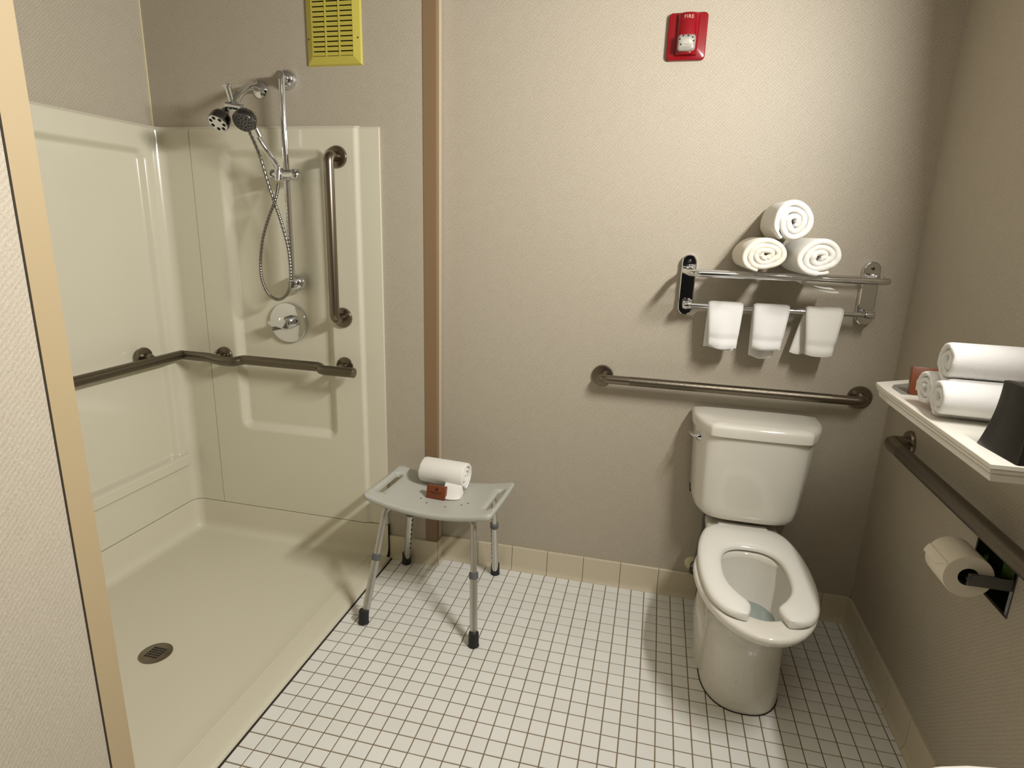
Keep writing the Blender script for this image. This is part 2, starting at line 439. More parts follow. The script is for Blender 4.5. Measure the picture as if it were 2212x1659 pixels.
gx = axis_samples(-.985, 0.0, [-.091, -.002], .03, .0008, .004); gy = [YE + (YB - .02 - YE) * i / 40 for i in range(41)]; gy[-1] = -.092
g.add([(x, y, panz(x, y)) for x in gx for y in gy], [(i * 41 + j, (i + 1) * 41 + j, (i + 1) * 41 + j + 1, i * 41 + j + 1) for i in range(len(gx) - 1) for j in range(40)])
g.build('shower_pan', M_pan, root, True, 60)
G().add(*box(-.002, .0032, YE, -.078, -.004, .0025)).build('floor_seal', M_seal_shade, root, smooth=False)
G().add(*box(-.0145, -.0128, -.077, -.06, .0, .160)).build('edge_seal', M_seal_shade, root, smooth=False)
# drain
dr = thing('shower_drain', 'round dark steel drain grate in the shower pan', 'drain', (DX, DY, .007))
lab(G().add(*lathe([(.052, -.002), (.052, .0015), (.050, .0028), (.0, .0032)], (DX, DY, .0065), (0, 0, 1), 40, False)).build('grate', M_steel, dr), 'dark round steel plate')
g = G()
for i in range(-3, 4):
    for j in range(-3, 4):
        if i * i + j * j <= 8: g.add(*lathe([(.0042, 0), (.0042, .0006)], (DX + i * .0105, DY + j * .0105, .0094), (0, 0, 1), 8))
g.build('drain_hole', M_hole, dr)['kind'] = 'stuff'

# ------------------------------------------------------------------ grab bars
def flange(p, n, r=.038, t=.012):
    return lathe([(r, 0), (r, t * .55), (r * .93, t), (r * .5, t * 1.15), (.016, t * 1.2)], p, n, 32)
# perimeter bar in the shower
gb = thing('grab_bar', 'dark steel grab bar wrapping the shower corner at waist height', 'grab bar', (-.6, -.14, .86))
hz = .868
pts = [(-.940, -1.30, hz), (-.940, -.60, hz), (-.940, -.14, hz), (-.80, -.140, hz - .001), (-.735, -.156, hz - .007), (-.668, -.156, hz - .007), (-.640, -.130, hz), (-.45, -.130, hz - .001), (-.278, -.130, hz - .001), (-.256, -.154, hz - .007), (-.118, -.154, hz - .007)]
pth = filleted(pts[:2] + [(-.940, -.140, hz)], .002, 2)[:-1] + filleted([(-.940, -.1405, hz)] + pts[3:], .018, 5)
G().add(*tube(pth, .0200, 18)).build('bar', M_peen, gb)
for p, n, e in (((XI, -.285, .885), (1, 0, 0), (-.940, -.285, hz)), ((-.768, YB, .868), (0, -1, 0), (-.735, -.154, hz - .007)), ((-.190, YB + .008, .868), (0, -1, 0), (-.180, -.152, hz - .007))):
    G().add(*flange(p, n)).build('flange', M_steel, gb)
    q = Vector(p) + Vector(n) * .008
    G().add(*tube(filleted([q, q + Vector(n) * .03, Vector(e)], .03), .0145, 14)).build('post', M_steel, gb)
G().add(*lathe([(.0, .0), (.0195, .0), (.0208, .001), (.0208, .008), (.0195, .010), (0, .010)], (-.119, -.154, hz - .007), (1, 0, 0), 18, False)).build('end_cap', M_steel, gb)
def bar3(name, label, a, b, n, off, r=.0165, fr=.038, knurl=True):
    a, b, n = Vector(a), Vector(b), Vector(n); rt = thing(name, label, 'grab bar', (a + b) / 2)
    d = (b - a).normalized()
    p = filleted([a + n * .008, a + n * off, b + n * off, b + n * .008], .045, 8)
    G().add(*tube(p, r, 20)).build('bar', M_steel, rt)
    if knurl:
        L_ = (b - a).length; G().add(*tube([a + n * off + d * .105, a + n * off + d * (L_ - .105)], r + .0004, 20)).build('grip', M_peen, rt)
    for q in (a, b): G().add(*flange(q, n, fr)).build('flange', M_steel, rt)
    return rt
bar3('grab_bar', 'vertical satin steel grab bar beside the shower valve', (-.187, YB + .001, 1.688), (-.190, YB + .001, 1.070), (0, -1, 0), .066, .0190, .041, False)
bar3('grab_bar', 'long horizontal steel grab bar on the wall above the toilet tank', (.870, 0, .902), (1.779, 0, .900), (0, -1, 0), .062, .0168, .041)
bar3('grab_bar', 'dark grab bar on the right wall under the white shelf', (XR, -.232, .818), (XR, -1.25, .818), (-1, 0, 0), .062, .0212, .041)

# ------------------------------------------------------------------ shower fittings
rl = thing('slide_rail', 'chrome shower slide rail with dome brackets and sliding holder', 'shower rail', (-.39, -.07, 1.58))
xr_, yr_ = -.381, -.128
G().add(*tube([(xr_ + .006, yr_, 1.968), (xr_ - .002, yr_, 1.185)], .0118, 20)).build('rail', M_chrome, rl)
for z in (1.966, 1.2015):
    zz = Vector((-.389, YB if z < 1.5 else SY, z))
    G().add(*lathe([(.036, 0), (.036, .006), (.033, .018), (.026, .027), (.014, .033), (0, .034)], zz, (0, -1, 0), 32, False)).build('dome_bracket', M_chrome, rl)
    G().add(*tube([zz + Vector((0, -.02, 0)), (xr_ + (.005 if z > 1.5 else 0), yr_ - .012, z)], .0145, 20)).build('bracket_arm', M_chrome, rl)
sl_ = G().add(*tube([(-.438, yr_, 1.617), (-.350, yr_, 1.617)], .0210, 22)).build('slider', M_chrome, rl)
G().add(*lathe([(.014, 0), (.022, .003), (.025, .010), (.022, .021), (.011, .028), (0, .029)], (-.352, yr_, 1.617), (1, 0, 0), 24, False)).build('slider_knob', M_chrome, rl)
G().add(*tube([(-.402, yr_ - .014, 1.640), (-.402, yr_ - .022, 1.595)], [.0155, .012], 16)).build('handset_cradle', M_chrome, rl)

arm = thing('fixed_shower', 'round fixed chrome shower head with diverter on a bent arm', 'shower head', (-.515, SY, 1.93))
G().add(*lathe([(.032, 0), (.031, .004), (.020, .011), (.012, .014)], (-.515, SY, 1.934), (0, -1, 0), 28)).build('wall_flange', M_chrome, arm)
G().add(*tube(filleted([(-.515, SY, 1.934), (-.512, -.125, 1.938), (-.512, -.205, 1.880)], .05, 8), .0130, 16)).build('arm_pipe', M_chrome, arm)
G().add(*tube([(-.512, -.196, 1.888), (-.512, -.232, 1.850)], .0165, 16)).add(*tube([(-.535, -.235, 1.846), (-.470, -.235, 1.836)], .0135, 16)).add(*lathe([(.0, 0), (.020, .002), (.022, .015), (.018, .030), (0, .032)], (-.506, -.219, 1.857), (0, -.3, -1), 20, False)).build('diverter', M_chrome, arm)
G().add(*tube([(-.514, -.236, 1.858), (-.519, -.247, 1.908)], [.0085, .0115], 12)).add(*rbox(-.536, -.503, -.254, -.240, 1.903, 1.915, .004)).build('diverter_lever', M_chrome, arm)
fd = Vector((-.03, -.55, -.62)).normalized(); fo = Vector((-.540, -.238, 1.828))
G().add(*lathe([(.013, 0), (.016, .014), (.030, .026), (.036, .040), (.037, .062), (.0355, .068), (.0, .068)], fo, fd, 36, False)).build('head_body', M_facet, arm)
u, v, d = frame_for(fd); g = G(); gg = G()
gg.add(*lathe([(.0345, 0), (.0335, .0015), (0, .002)], fo + d * .068, d, 36, False)); gg.build('face_plate', M_chrome, arm)
for i in range(7):
    t = i * 2 * math.pi / 7 + .2; c = fo + d * .0695 + (u * math.cos(t) + v * math.sin(t)) * .0240; g.add(*lathe([(.0068, 0), (.0062, .0012)], c, d, 12))
g.build('nozzle', M_hole, arm)['kind'] = 'stuff'
hs = thing('hand_shower', 'chrome hand shower hanging beside the fixed head, handle down to the slider', 'hand shower', (-.43, -.25, 1.78))
hd = Vector((.10, -.60, -.60)).normalized(); ho = Vector((-.462, -.222, 1.816))
G().add(*lathe([(0, -.008), (.022, -.004), (.036, .010), (.041, .028), (.041, .042), (.038, .047), (0, .047)], ho, hd, 36, False)).build('head_body', M_facet, hs)
u, v, d = frame_for(hd); g = G()
for rr, nn, rs in ((.028, 14, .0030), (.018, 8, .0036), (.007, 4, .0026)):
    for i in range(nn):
        t = i * 2 * math.pi / nn; c = ho + d * .0470 + (u * math.cos(t) + v * math.sin(t)) * rr; g.add(*lathe([(rs, 0), (rs * .7, .0016)], c, d, 8))
g.build('nozzle', M_hole, hs)['kind'] = 'stuff'
G().add(*tube(smoothpath([(-.454, -.226, 1.803), (-.438, -.216, 1.752), (-.412, -.188, 1.690), (-.400, -.152, 1.640), (-.400, -.146, 1.600)], 5), [.012] * 6 + [.0115] * 9 + [.0095] * 6, 16)).build('handle', M_chrome, hs)
G().add(*tube([(-.433, -.220, 1.768), (-.426, -.211, 1.742)], .0140, 16)).build('handle_ring', M_chrome, hs)
hp = smoothpath([(-.487, -.232, 1.828), (-.482, -.20, 1.775), (-.459, -.172, 1.680), (-.432, -.165, 1.565), (-.404, -.158, 1.470), (-.382, -.150, 1.370), (-.371, -.152, 1.285), (-.373, -.155, 1.210), (-.392, -.160, 1.160), (-.432, -.160, 1.1385), (-.472, -.160, 1.158), (-.497, -.160, 1.213), (-.499, -.160, 1.280), (-.479, -.165, 1.370), (-.444, -.170, 1.450), (-.409, -.165, 1.525), (-.401, -.150, 1.585)], 26)
G().add(*tube(hp, [.0068 if i % 4 < 2 else .0056 for i in range(len(hp))], 10)).build('hose', M_hose, hs)

vv = thing('shower_valve', 'round chrome shower valve plate with lever handle', 'valve', (-.447, YB, 1.030))
vo = Vector((-.447, YB - (-.020) - .0, 1.030))
G().add(*lathe([(.086, 0), (.086, .004), (.082, .010), (.065, .013), (.030, .014)], (-.456, YB + .020, 1.030), (0, -1, 0), 48)).build('valve_plate', M_chrome, vv)
G().add(*lathe([(.030, 0), (.028, .030), (.026, .052), (.015, .058), (0, .059)], (-.440, YB + .010, 1.036), (0, -1, 0), 32, False)).build('valve_hub', M_chrome, vv)
G().add(*loft([[Vector((x, YB - y0 + dy * 1.0, 1.033 + dz)) for dy, dz in ((-.006, -h_), (-.006, h_), (.006, h_), (.006, -h_))] for x, h_, y0 in ((-.420, .017, .045), (-.445, .016, .046), (-.480, .011, .040), (-.510, .008, .034), (-.514, .005, .033))])).build('valve_lever', M_chrome, vv, True, 60)

# ------------------------------------------------------------------ wall grille
vg = thing('ventilation_grille', 'yellowed plastic ventilation grille above the shower', 'vent', (-.187, SY, 2.16))
gx0, gx1, gz0, gz1 = -.302, -.078, 2.008, 2.315; yb = SY
g = G(); fw = .030
outer = [(gx0, gz0), (gx1, gz0), (gx1, gz1), (gx0, gz1)]; inner = [(gx0 + fw, gz0 + fw), (gx1 - fw, gz0 + fw), (gx1 - fw, gz1 - fw), (gx0 + fw, gz1 - fw)]
mid = [(gx0 + .005, gz0 + .005), (gx1 - .005, gz0 + .005), (gx1 - .005, gz1 - .005), (gx0 + .005, gz1 - .005)]
rings = [[(x, yb, z) for x, z in outer], [(x, yb - .007, z) for x, z in mid], [(x, yb - .016, z) for x, z in inner], [(x, yb - .006, z) for x, z in inner]]
v_, f_ = loft(rings, False, False); g.add(v_, f_); g.build('frame', M_yel, vg, False)
G().add(*box(gx0 + fw - .004, gx1 - fw + .004, yb - .003, yb - .002, gz0 + fw - .004, gz1 - fw + .004)).build('backing', M_hole, vg, smooth=False)
ix0, ix1 = gx0 + fw, gx1 - fw; nz = 15; pz = (gz1 - gz0 - 2 * fw) / nz
for k in range(nz):
    z = gz0 + fw + (k + .5) * pz; hgt = pz * .385
    G().add(*loft([[(x, yb - .0155, z - hgt), (x, yb - .0145, z + hgt), (x, yb - .009, z + hgt + .001), (x, yb - .010, z - hgt + .001)] for x in (ix0, ix1)])).build('slat', M_yel, vg, smooth=False)
for k in (1, 2):
    x = ix0 + (ix1 - ix0) * k / 3; G().add(*box(x - .0018, x + .0018, yb - .0165, yb - .008, gz0 + fw, gz1 - fw)).build('mullion', M_yel, vg, smooth=False)
for x in (gx0 + .013, gx1 - .013):
    G().add(*lathe([(.0030, 0), (.0022, .0015)], (x, yb - .010, 2.098), (0, -1, 0), 10)).build('screw', M_hole, vg)

# ------------------------------------------------------------------ fire alarm
fa = thing('fire_alarm', 'red fire alarm plate with clear strobe, high on the wall', 'fire alarm', (1.068, 0, 2.075))
def rxz(y, k, n=6):
    out = []; r = .013 - k * .5
    for cx, cz, a0 in ((1.131 - k - r, 2.146 - k - r, 0), (1.006 + k + r, 2.146 - k - r, 90), (1.006 + k + r, 2.004 + k + r, 180), (1.131 - k - r, 2.004 + k + r, 270)):
        for q in range(n + 1): a = math.radians(a0 + 90 * q / n); out.append((cx + r * math.cos(a), y, cz + r * math.sin(a)))
    return out
G().add(*loft([rxz(0, 0), rxz(-.012, 0), rxz(-.0145, .001), rxz(-.016, .0035)])).build('base_plate', M_red, fa, True, 50)
xc = 1.0685; arc = [(xc + .036 * math.sin(t), -.014 - .030 * math.cos(t)) for t in np.linspace(-1.57, 1.57, 16)]
poly = arc + [(xc + .036, -.010), (xc - .036, -.010)]
hr = [[(x, y if z < 2.135 else -.010 + (y + .010) * .72, z) for x, y in poly] for z in (2.018, 2.138)]
hr = [[(xc + (x - xc) * .97, y * .9 - .001, 2.0165) for x, y in poly]] + [[(x, y, 2.020) for x, y in poly], [(x, y, 2.134) for x, y in poly], [(xc + (x - xc) * .95, -.010 + (y + .010) * .85, 2.140) for x, y in poly]]
G().add(*loft(hr)).build('housing', M_red, fa)
G().add(*rbox(xc - .028, xc + .028, -.058, -.038, 2.022, 2.072, .010, 4)).build('strobe_lens', M_lens, fa)
G().add(*rbox(xc - .023, xc + .023, -.047, -.040, 2.028, 2.066, .006, 3)).build('strobe_reflector', M_refl, fa)
G().add(*tube([(xc - .012, -.051, 2.047), (xc + .008, -.051, 2.047)], .0035, 10)).build('strobe_tube', M_seat, fa)
g = G()
for dx, dz in ((-.012, .066), (.004, .0655), (.018, .060), (-.022, .056), (.021, .050), (-.018, .040)): g.add(*lathe([(.0026, 0), (.0014, .001)], (xc + dx, -.0584, 2.0 + dz), (0, -1, 0), 8))
g.build('lens_mark', M_hole, fa)['kind'] = 'stuff'
tc = bpy.data.curves.new('lettering', 'FONT'); tc.body = 'FIRE'; tc.size = .0150; tc.align_x = 'CENTER'; tc.extrude = .0004; tc.space_character = 1.15
to = bpy.data.objects.new('lettering', tc); COL.objects.link(to)
to.location = (xc + .001, -.0462, 2.1205); to.rotation_euler = (math.radians(90), 0, 0)
bpy.context.view_layer.update()
me = bpy.data.meshes.new_from_object(to); mw = to.matrix_world.copy(); bpy.data.objects.remove(to)
for v in me.vertices: v.co = mw @ v.co
# wrap the letters on the curved housing
for v in me.vertices:
    t = max(-1, min(1, (v.co.x - xc) / .036)); v.co.y = -.014 - .030 * math.cos(math.asin(t)) - .0008
me.materials.clear(); me.materials.append(M_white); o = bpy.data.objects.new('lettering', me); COL.objects.link(o); attach(o, fa); lab(o, 'white letters reading FIRE')

# ------------------------------------------------------------------ towels
def roll_mesh(center, axis_dir, length, rad, turns, th, squash=(1, 1), seed=0, start=0.0, tail=None, wob=.05, fold=True):
    """spiral of thick cloth rolled about an axis; both ends show the layers"""
    rnd = random.Random(seed); a = Vector(axis_dir).normalized(); up = Vector((0, 0, 1)); s = a.cross(up).normalized()
    up = s.cross(a).normalized()
    n = int(turns * 34); pts = []; ph = [rnd.uniform(0, 6.28) for _ in range(4)]
    for i in range(n + 1):
        t = i / n; th_ = start + turns * 2 * math.pi * t
        r = .006 + (rad - .006 - th / 2) * t
        inner = (1 - t) * 1.0
        r *= 1 + wob * math.sin(2 * th_ + ph[0]) * (0.4 + inner) + wob * .7 * math.sin(3 * th_ + ph[1] + 4 * t) * (0.3 + inner)
        pts.append(Vector((r * math.cos(th_) * squash[0] , r * math.sin(th_) * squash[1])))
    if tail: pts += [Vector(q) for q in tail]
    vs = []; fs = []; m = 8
    e0 = [0, .004, .012, .03]
    ls = [(0, .45), (.003, .8), (.009, 1), (length * .5, 1), (length - .009, 1), (length - .003, .8), (length, .45)]
    N_ = len(pts); jit = [rnd.uniform(-.002, .002) for _ in range(N_)]
    for i in range(1, N_ - 1): jit[i] = (jit[i - 1] * 2 + jit[i]) / 3
    for i in range(N_):
        d = (pts[min(i + 1, N_ - 1)] - pts[max(i - 1, 0)]); d = d.normalized() if d.length > 1e-9 else Vector((1, 0)); nrm = Vector((-d.y, d.x))
        endt = 1 if i < N_ - 3 else .6
        for side in (1, -1):
            for l, k in (ls if side == 1 else ls[::-1]):
                q = pts[i] + nrm * side * th / 2 * k * endt
                z = l + jit[i] * (1 - l / length) * 2 + rnd.uniform(-.0004, .0004)
                vs.append(Vector(center) + s * q.x + up * q.y + a * (z - length / 2))
    M_ = 2 * len(ls)
    for i in range(N_ - 1):
        for k in range(M_):
            k2 = (k + 1) % M_; fs.append((i * M_ + k, (i + 1) * M_ + k, (i + 1) * M_ + k2, i * M_ + k2))
    fs.append(tuple(range(M_))); fs.append(tuple((N_ - 1) * M_ + k for k in range(M_)))
    return vs, fs
def terry_roll(name, label, m, group, root=None, **kw):
    o = G().add(*roll_mesh(**kw)).build(name, m, root, True, 60)
    if root is None: tag(o, label, 'towel', group)
    return o

# ------------------------------------------------------------------ towel rack with shelf
rk = thing('towel_rack', 'chrome wall towel rack with shelf loop and lower bar', 'towel rack', (1.446, 0, 1.26))
def stadium(x, z0, z1, r, n=10):
    return [(x + r * math.cos(t), z1 - r + r * math.sin(t)) for t in np.linspace(0, math.pi, n)] + [(x + r * math.cos(t), z0 + r + r * math.sin(t)) for t in np.linspace(math.pi, 2 * math.pi, n)]
for x in (1.150, 1.742):
    st = stadium(x, 1.158, 1.374, .0265); c = lambda k, y: [(x + (a - x) * k, y, 1.265 + (b - 1.265) * (1 - (1 - k) * .2)) for a, b in st]
    G().add(*loft([c(1, 0), c(1, -.017), c(.95, -.023), c(.84, -.025)])).build('bracket_plate', M_chrome, rk, True, 30)
    G().add(*rbox(x - .013, x + .013, -.060, -.012, 1.306, 1.334, .004)).build('upper_post', M_chrome, rk)
    G().add(*rbox(x - .012, x + .012, -.088, -.012, 1.188, 1.214, .005)).build('lower_post', M_chrome, rk)
    G().add(*lathe([(.006, 0), (.005, .003), (0, .004)], (x, -.025, 1.350), (0, -1, 0), 12, False)).build('screw', M_facet, rk)
xa, xb2 = 1.138, 1.766; zb = 1.3195
xb2 -= .030
loop = filleted([(xa + .012, -.045, zb), (xa - .006, -.07, zb), (xa + .012, -.205, zb), (xb2 + .004, -.205, zb), (xb2 + .012, -.07, zb), (xb2 - .022, -.045, zb)], .035, 8)
G().add(*tube(loop, .0108, 16)).build('shelf_loop', M_chrome, rk)
for y in (-.125, -.055): G().add(*tube([(xa + .006, y, zb), (xb2, y, zb)], .0062, 12)).build('shelf_bar', M_chrome, rk)
G().add(*tube([(1.150, -.082, 1.2005), (1.742, -.082, 1.2005)], .0085, 16)).build('lower_bar', M_chrome, rk)
for x, s in ((1.148, -1), (1.744, 1)): G().add(*lathe([(.012, -.02), (.0145, 0), (.012, .008), (0, .009)], (x, -.082, 1.2005), (s, 0, 0), 20, False)).build('end_knob', M_chrome, rk)

grp = 'rolled bath towels on the rack'
ZR = 1.3285
terry_roll('rolled_towel', 'cream tinted rolled bath towel, lower left of the three on the rack', M_terry2, grp, center=(1.362, -.134, ZR + .0590), axis_dir=(-.02, 1, 0), length=.245, rad=.0675, turns=3.3, th=.0175, squash=(1.06, .87), seed=1, start=-22.6, wob=.10)
terry_roll('rolled_towel', 'white rolled bath towel, lower right of the three on the rack with hanging end', M_terry, grp, center=(1.516, -.134, ZR + .0600), axis_dir=(-.06, 1, 0), length=.245, rad=.0685, turns=3.1, th=.0185, squash=(1.10, .88), seed=2, start=-20.6, wob=.10)
terry_roll('rolled_towel', 'white rolled bath towel on top of the rack pyramid', M_terry, grp, center=(1.432, -.140, 1.490), axis_dir=(-.02, 1, 0), length=.240, rad=.0690, turns=2.9, th=.0185, squash=(.95, 1.0), seed=5, start=-20.4, wob=.09)
o2_ = [x for x in COL.objects if x.name.startswith('rolled_towel') and 'hanging end' in x.get('label', '')][0]
# hanging end under the shelf bars
vs = []
for i in range(9):
    t = i / 8; x = 1.495 + .115 * t
    zt = 1.3090 - .004 * t; zz_ = 1.3010 - .026 * math.sin(min(1, t * 1.15) * 1.5)
    vs.append([(x, -.168, zz_ + .007), (x, -.172, zz_), (x - .008, -.09, zz_ + .004), (x - .006, -.085, zz_ + .011)])
oo = G().add(*loft(vs)).build('hanging_end', M_terry, o2_, True, 60)

def cloth(label, x0, x1, xb0, xb1, zf, zback, xk0, xk1, seed, band=True, sway=0.0):
    """face cloth folded over the lower bar"""
    rnd = random.Random(seed); yb_, zb_ = -.082, 1.2005; path_ = []
    n = 14
    for i in range(n + 1): t = i / n; path_.append((yb_ - .0150 - .010 * math.sin(t * 1.6) * (1 - t), zf + (zb_ - .004 - zf) * t, 1 - t, 0))
    for i in range(1, 8):
        a = math.pi * i / 8; path_.append((yb_ - .0150 * math.cos(a), zb_ + .0150 * math.sin(a), 0, 0))
    for i in range(n + 1): t = i / n; path_.append((yb_ + .0150 + .006 * math.sin(t * 3), zb_ - .004 - (zb_ - .004 - zback) * t, t, 1))
    m = 13; top = []; bot = []
    for (y, z, t, sd) in path_:
        for k in range(m):
            u_ = k / (m - 1)
            e0 = x0 + ((xb0 if not sd else xk0) - x0) * t; e1 = x1 + ((xb1 if not sd else xk1) - x1) * t
            x = e0 + (e1 - e0) * u_
            puff = .010 * t * math.sin(math.pi * u_) * (-1 if not sd else .5) + .003 * math.sin(u_ * 9 + seed) * t
            zz = z + (-.005 * math.sin(math.pi * u_) * t if not sd else .006 * math.sin(u_ * 5 + seed) * t)
            dent = .0038 if (band and not sd and .66 < t < .80) else 0
            top.append(Vector((x + sway * t, y + puff + dent, zz)))
    R_ = len(path_); th = .0055; vs = []; fs = []
    # thickness from local normals
    nr = []
    for i in range(R_):
        for k in range(m):
            a = top[min(i + 1, R_ - 1) * m + k] - top[max(i - 1, 0) * m + k]; b = top[i * m + min(k + 1, m - 1)] - top[i * m + max(k - 1, 0)]
            nr.append(a.cross(b).normalized())
    for i, p in enumerate(top):
        r_, k = divmod(i, m); ed = .35 if (k in (0, m - 1) or r_ in (0, R_ - 1)) else 1
        vs.append(p + nr[i] * th * ed)
    for i, p in enumerate(top):
        r_, k = divmod(i, m); ed = .35 if (k in (0, m - 1) or r_ in (0, R_ - 1)) else 1
        vs.append(p - nr[i] * th * ed)
    q = R_ * m
    for i in range(R_ - 1):
        for k in range(m - 1):
            a, b, c, d = i * m + k, i * m + k + 1, (i + 1) * m + k + 1, (i + 1) * m + k; fs += [(a, b, c, d), (q + d, q + c, q + b, q + a)]
    for i in range(R_ - 1):
        for k in (0, m - 1): fs.append((i * m + k, (i + 1) * m + k, q + (i + 1) * m + k, q + i * m + k))
    for k in range(m - 1):
        for i in (0, R_ - 1): fs.append((i * m + k, i * m + k + 1, q + i * m + k + 1, q + i * m + k))
    o = G().add(vs, fs).build('face_cloth', M_terry3 if seed != 3 else M_terry, None, True, 70)
    return tag(o, label, 'towel', 'face cloths on the lower rack bar')
cloth('leftmost white face cloth hanging on the lower rack bar', 1.226, 1.340, 1.238, 1.332, 1.062, 1.050, 1.225, 1.325, 1)
cloth('middle white face cloth with a curling back layer, on the lower rack bar', 1.375, 1.489, 1.381, 1.474, 1.066, 1.030, 1.380, 1.458, 2)
cloth('rightmost white face cloth showing a fluffy back layer at its left', 1.541, 1.656, 1.556, 1.640, 1.058, 1.056, 1.512, 1.60, 3)

# ------------------------------------------------------------------ toilet
tl = thing('toilet', 'white toilet with open-front seat and round-cornered tank, right of centre', 'toilet', (1.42, -.40, 0))
TX = 1.421
def egg(z, w, yf, yb, n=44, p=2.0, ym=None, tx=TX):
    ym = (yb + (yf - yb) * .42) if ym is None else ym; out = []
    for i in range(n):
        t = 2 * math.pi * i / n; s_, c_ = math.sin(t), math.cos(t)
        x = w * math.copysign(abs(s_) ** (2 / p), s_); y = (ym + (yf - ym) * abs(c_) ** (2 / p)) if c_ > 0 else (ym + (yb - ym) * abs(c_) ** (2 / p))
        out.append(Vector((tx + x, y, z)))
    return out
YM = -.43
rings = [egg(.0, .124, -.604, -.10, p=2.35, ym=YM), egg(.012, .1255, -.606, -.10, p=2.35, ym=YM), egg(.05, .1235, -.602, -.11, p=2.35, ym=YM), egg(.12, .121, -.597, -.12, p=2.35, ym=YM), egg(.19, .120, -.598, -.13, p=2.3, ym=YM), egg(.245, .124, -.612, -.15, p=2.4, ym=YM), egg(.285, .135, -.645, -.17, p=2.25, ym=YM), egg(.32, .152, -.695, -.19), egg(.350, .168, -.740, -.215), egg(.372, .178, -.772, -.230), egg(.390, .1825, -.786, -.24), egg(.400, .181, -.786, -.24), egg(.4055, .175, -.780, -.245), egg(.406, .164, -.768, -.255),
         egg(.405, .134, -.706, -.315), egg(.401, .128, -.697, -.325), egg(.385, .127, -.693, -.328), egg(.36, .122, -.683, -.335), egg(.30, .102, -.645, -.36), egg(.25, .080, -.600, -.39), egg(.215, .055, -.56, -.42)]
G().add(*loft([egg(.0, .1272, -.608, -.10, p=2.35, ym=YM), egg(.0018, .1268, -.6075, -.10, p=2.35, ym=YM)])).build('foot_seal', M_seal_shade, tl)
G().add(*loft(rings)).build('bowl', M_porc, tl, True, 70)
lab(G().add(*loft([egg(.262, .0842, -.609, -.384), egg(.2625, .0840, -.609, -.384)])).build('water', M_water, tl), 'clear water in the bowl')
# rear deck under the tank and trapway bulges
def rr(z, x0, x1, y0, y1, r, n=6):
    out = []
    for cx, cy, a0 in ((x1 - r, y1 - r, 0), (x0 + r, y1 - r, 90), (x0 + r, y0 + r, 180), (x1 - r, y0 + r, 270)):
        for k in range(n + 1): a = math.radians(a0 + 90 * k / n); out.append(Vector((cx + r * math.cos(a), cy + r * math.sin(a), z)))
    return out
G().add(*loft([rr(.20, TX - .085, TX + .085, -.25, -.08, .03), rr(.33, TX - .110, TX + .110, -.27, -.05, .03), rr(.385, TX - .122, TX + .122, -.29, -.035, .03), rr(.413, TX - .122, TX + .122, -.29, -.035, .03), rr(.418, TX - .116, TX + .116, -.28, -.04, .028)])).build('rear_deck', M_porc, tl, True, 60)
for s in (-1, 1):
    cx = TX + s * .118
    G().add(*loft([egg(z, w_, yf, yb, 20, 2.0, None, cx) for z, w_, yf, yb in ((.0, .022, -.44, -.24), (.05, .024, -.44, -.22), (.12, .026, -.43, -.18), (.18, .020, -.42, -.2), (.20, .006, -.38, -.26))])).build('trapway', M_porc, tl, True, 60)
# open-front seat
OUT = [(0, -.166), (.060, -.166), (.100, -.174), (.130, -.206), (.151, -.265), (.165, -.340), (.1715, -.430), (.170, -.520), (.161, -.595), (.145, -.655), (.115, -.703), (.085, -.722), (.058, -.726)]
INN = [(0, -.322), (.035, -.326), (.065, -.343), (.086, -.375), (.096, -.420), (.099, -.475), (.096, -.530), (.085, -.575), (.064, -.615), (.046, -.640), (.038, -.660), (.043, -.695), (.052, -.722)]
def resample(c, n):
    q = smoothpath([(x, y, 0) for x, y in c], 10); L_ = [0]
    for a, b in zip(q[:-1], q[1:]): L_.append(L_[-1] + (b - a).length)
    out = []
    for i in range(n + 1):
        d = L_[-1] * i / n; k = 0
        while k < len(L_) - 2 and L_[k + 1] < d: k += 1
        f = (d - L_[k]) / max(1e-9, L_[k + 1] - L_[k]); out.append(q[k] * (1 - f) + q[k + 1] * f)
    return out
OUTR, INNR = resample(OUT, 60), resample(INN, 60)
def seat_pt(t, inner):
    a = (INNR if inner else OUTR)[round(abs(t) * 60)].copy()
    if t < 0: a.x = -a.x
    return a
rs = []
K = 120
for i in range(K + 1):
    t = -1 + 2 * i / K; A = seat_pt(t, False); B = seat_pt(t, True)
    if abs(t) > .95:      # round the tips
        q = (abs(t) - .95) / .05; q = math.sqrt(max(0, 1 - q ** 2)); m__ = (A + B) / 2; A = m__ + (A - m__) * (.72 + .28 * q); B = m__ + (B - m__) * (.72 + .28 * q)
    A.x += TX + .003; B.x += TX + .003; w_ = (B - A)
    pr = [(0, .412), (0, .420), (.05, .4275), (.16, .4315), (.5, .4325), (.84, .430), (.95, .426), (1, .420), (1, .412), (.9, .409), (.1, .409)]
    rs.append([A + w_ * k + Vector((0, 0, z)) for k, z in pr])
G().add(*loft(rs)).build('seat', M_seat, tl, True, 60)
g = G().add(*rbox(TX - .085, TX + .085, -.190, -.160, .416, .431, .006, 3))
g.build('seat_hinge', M_seat, tl)
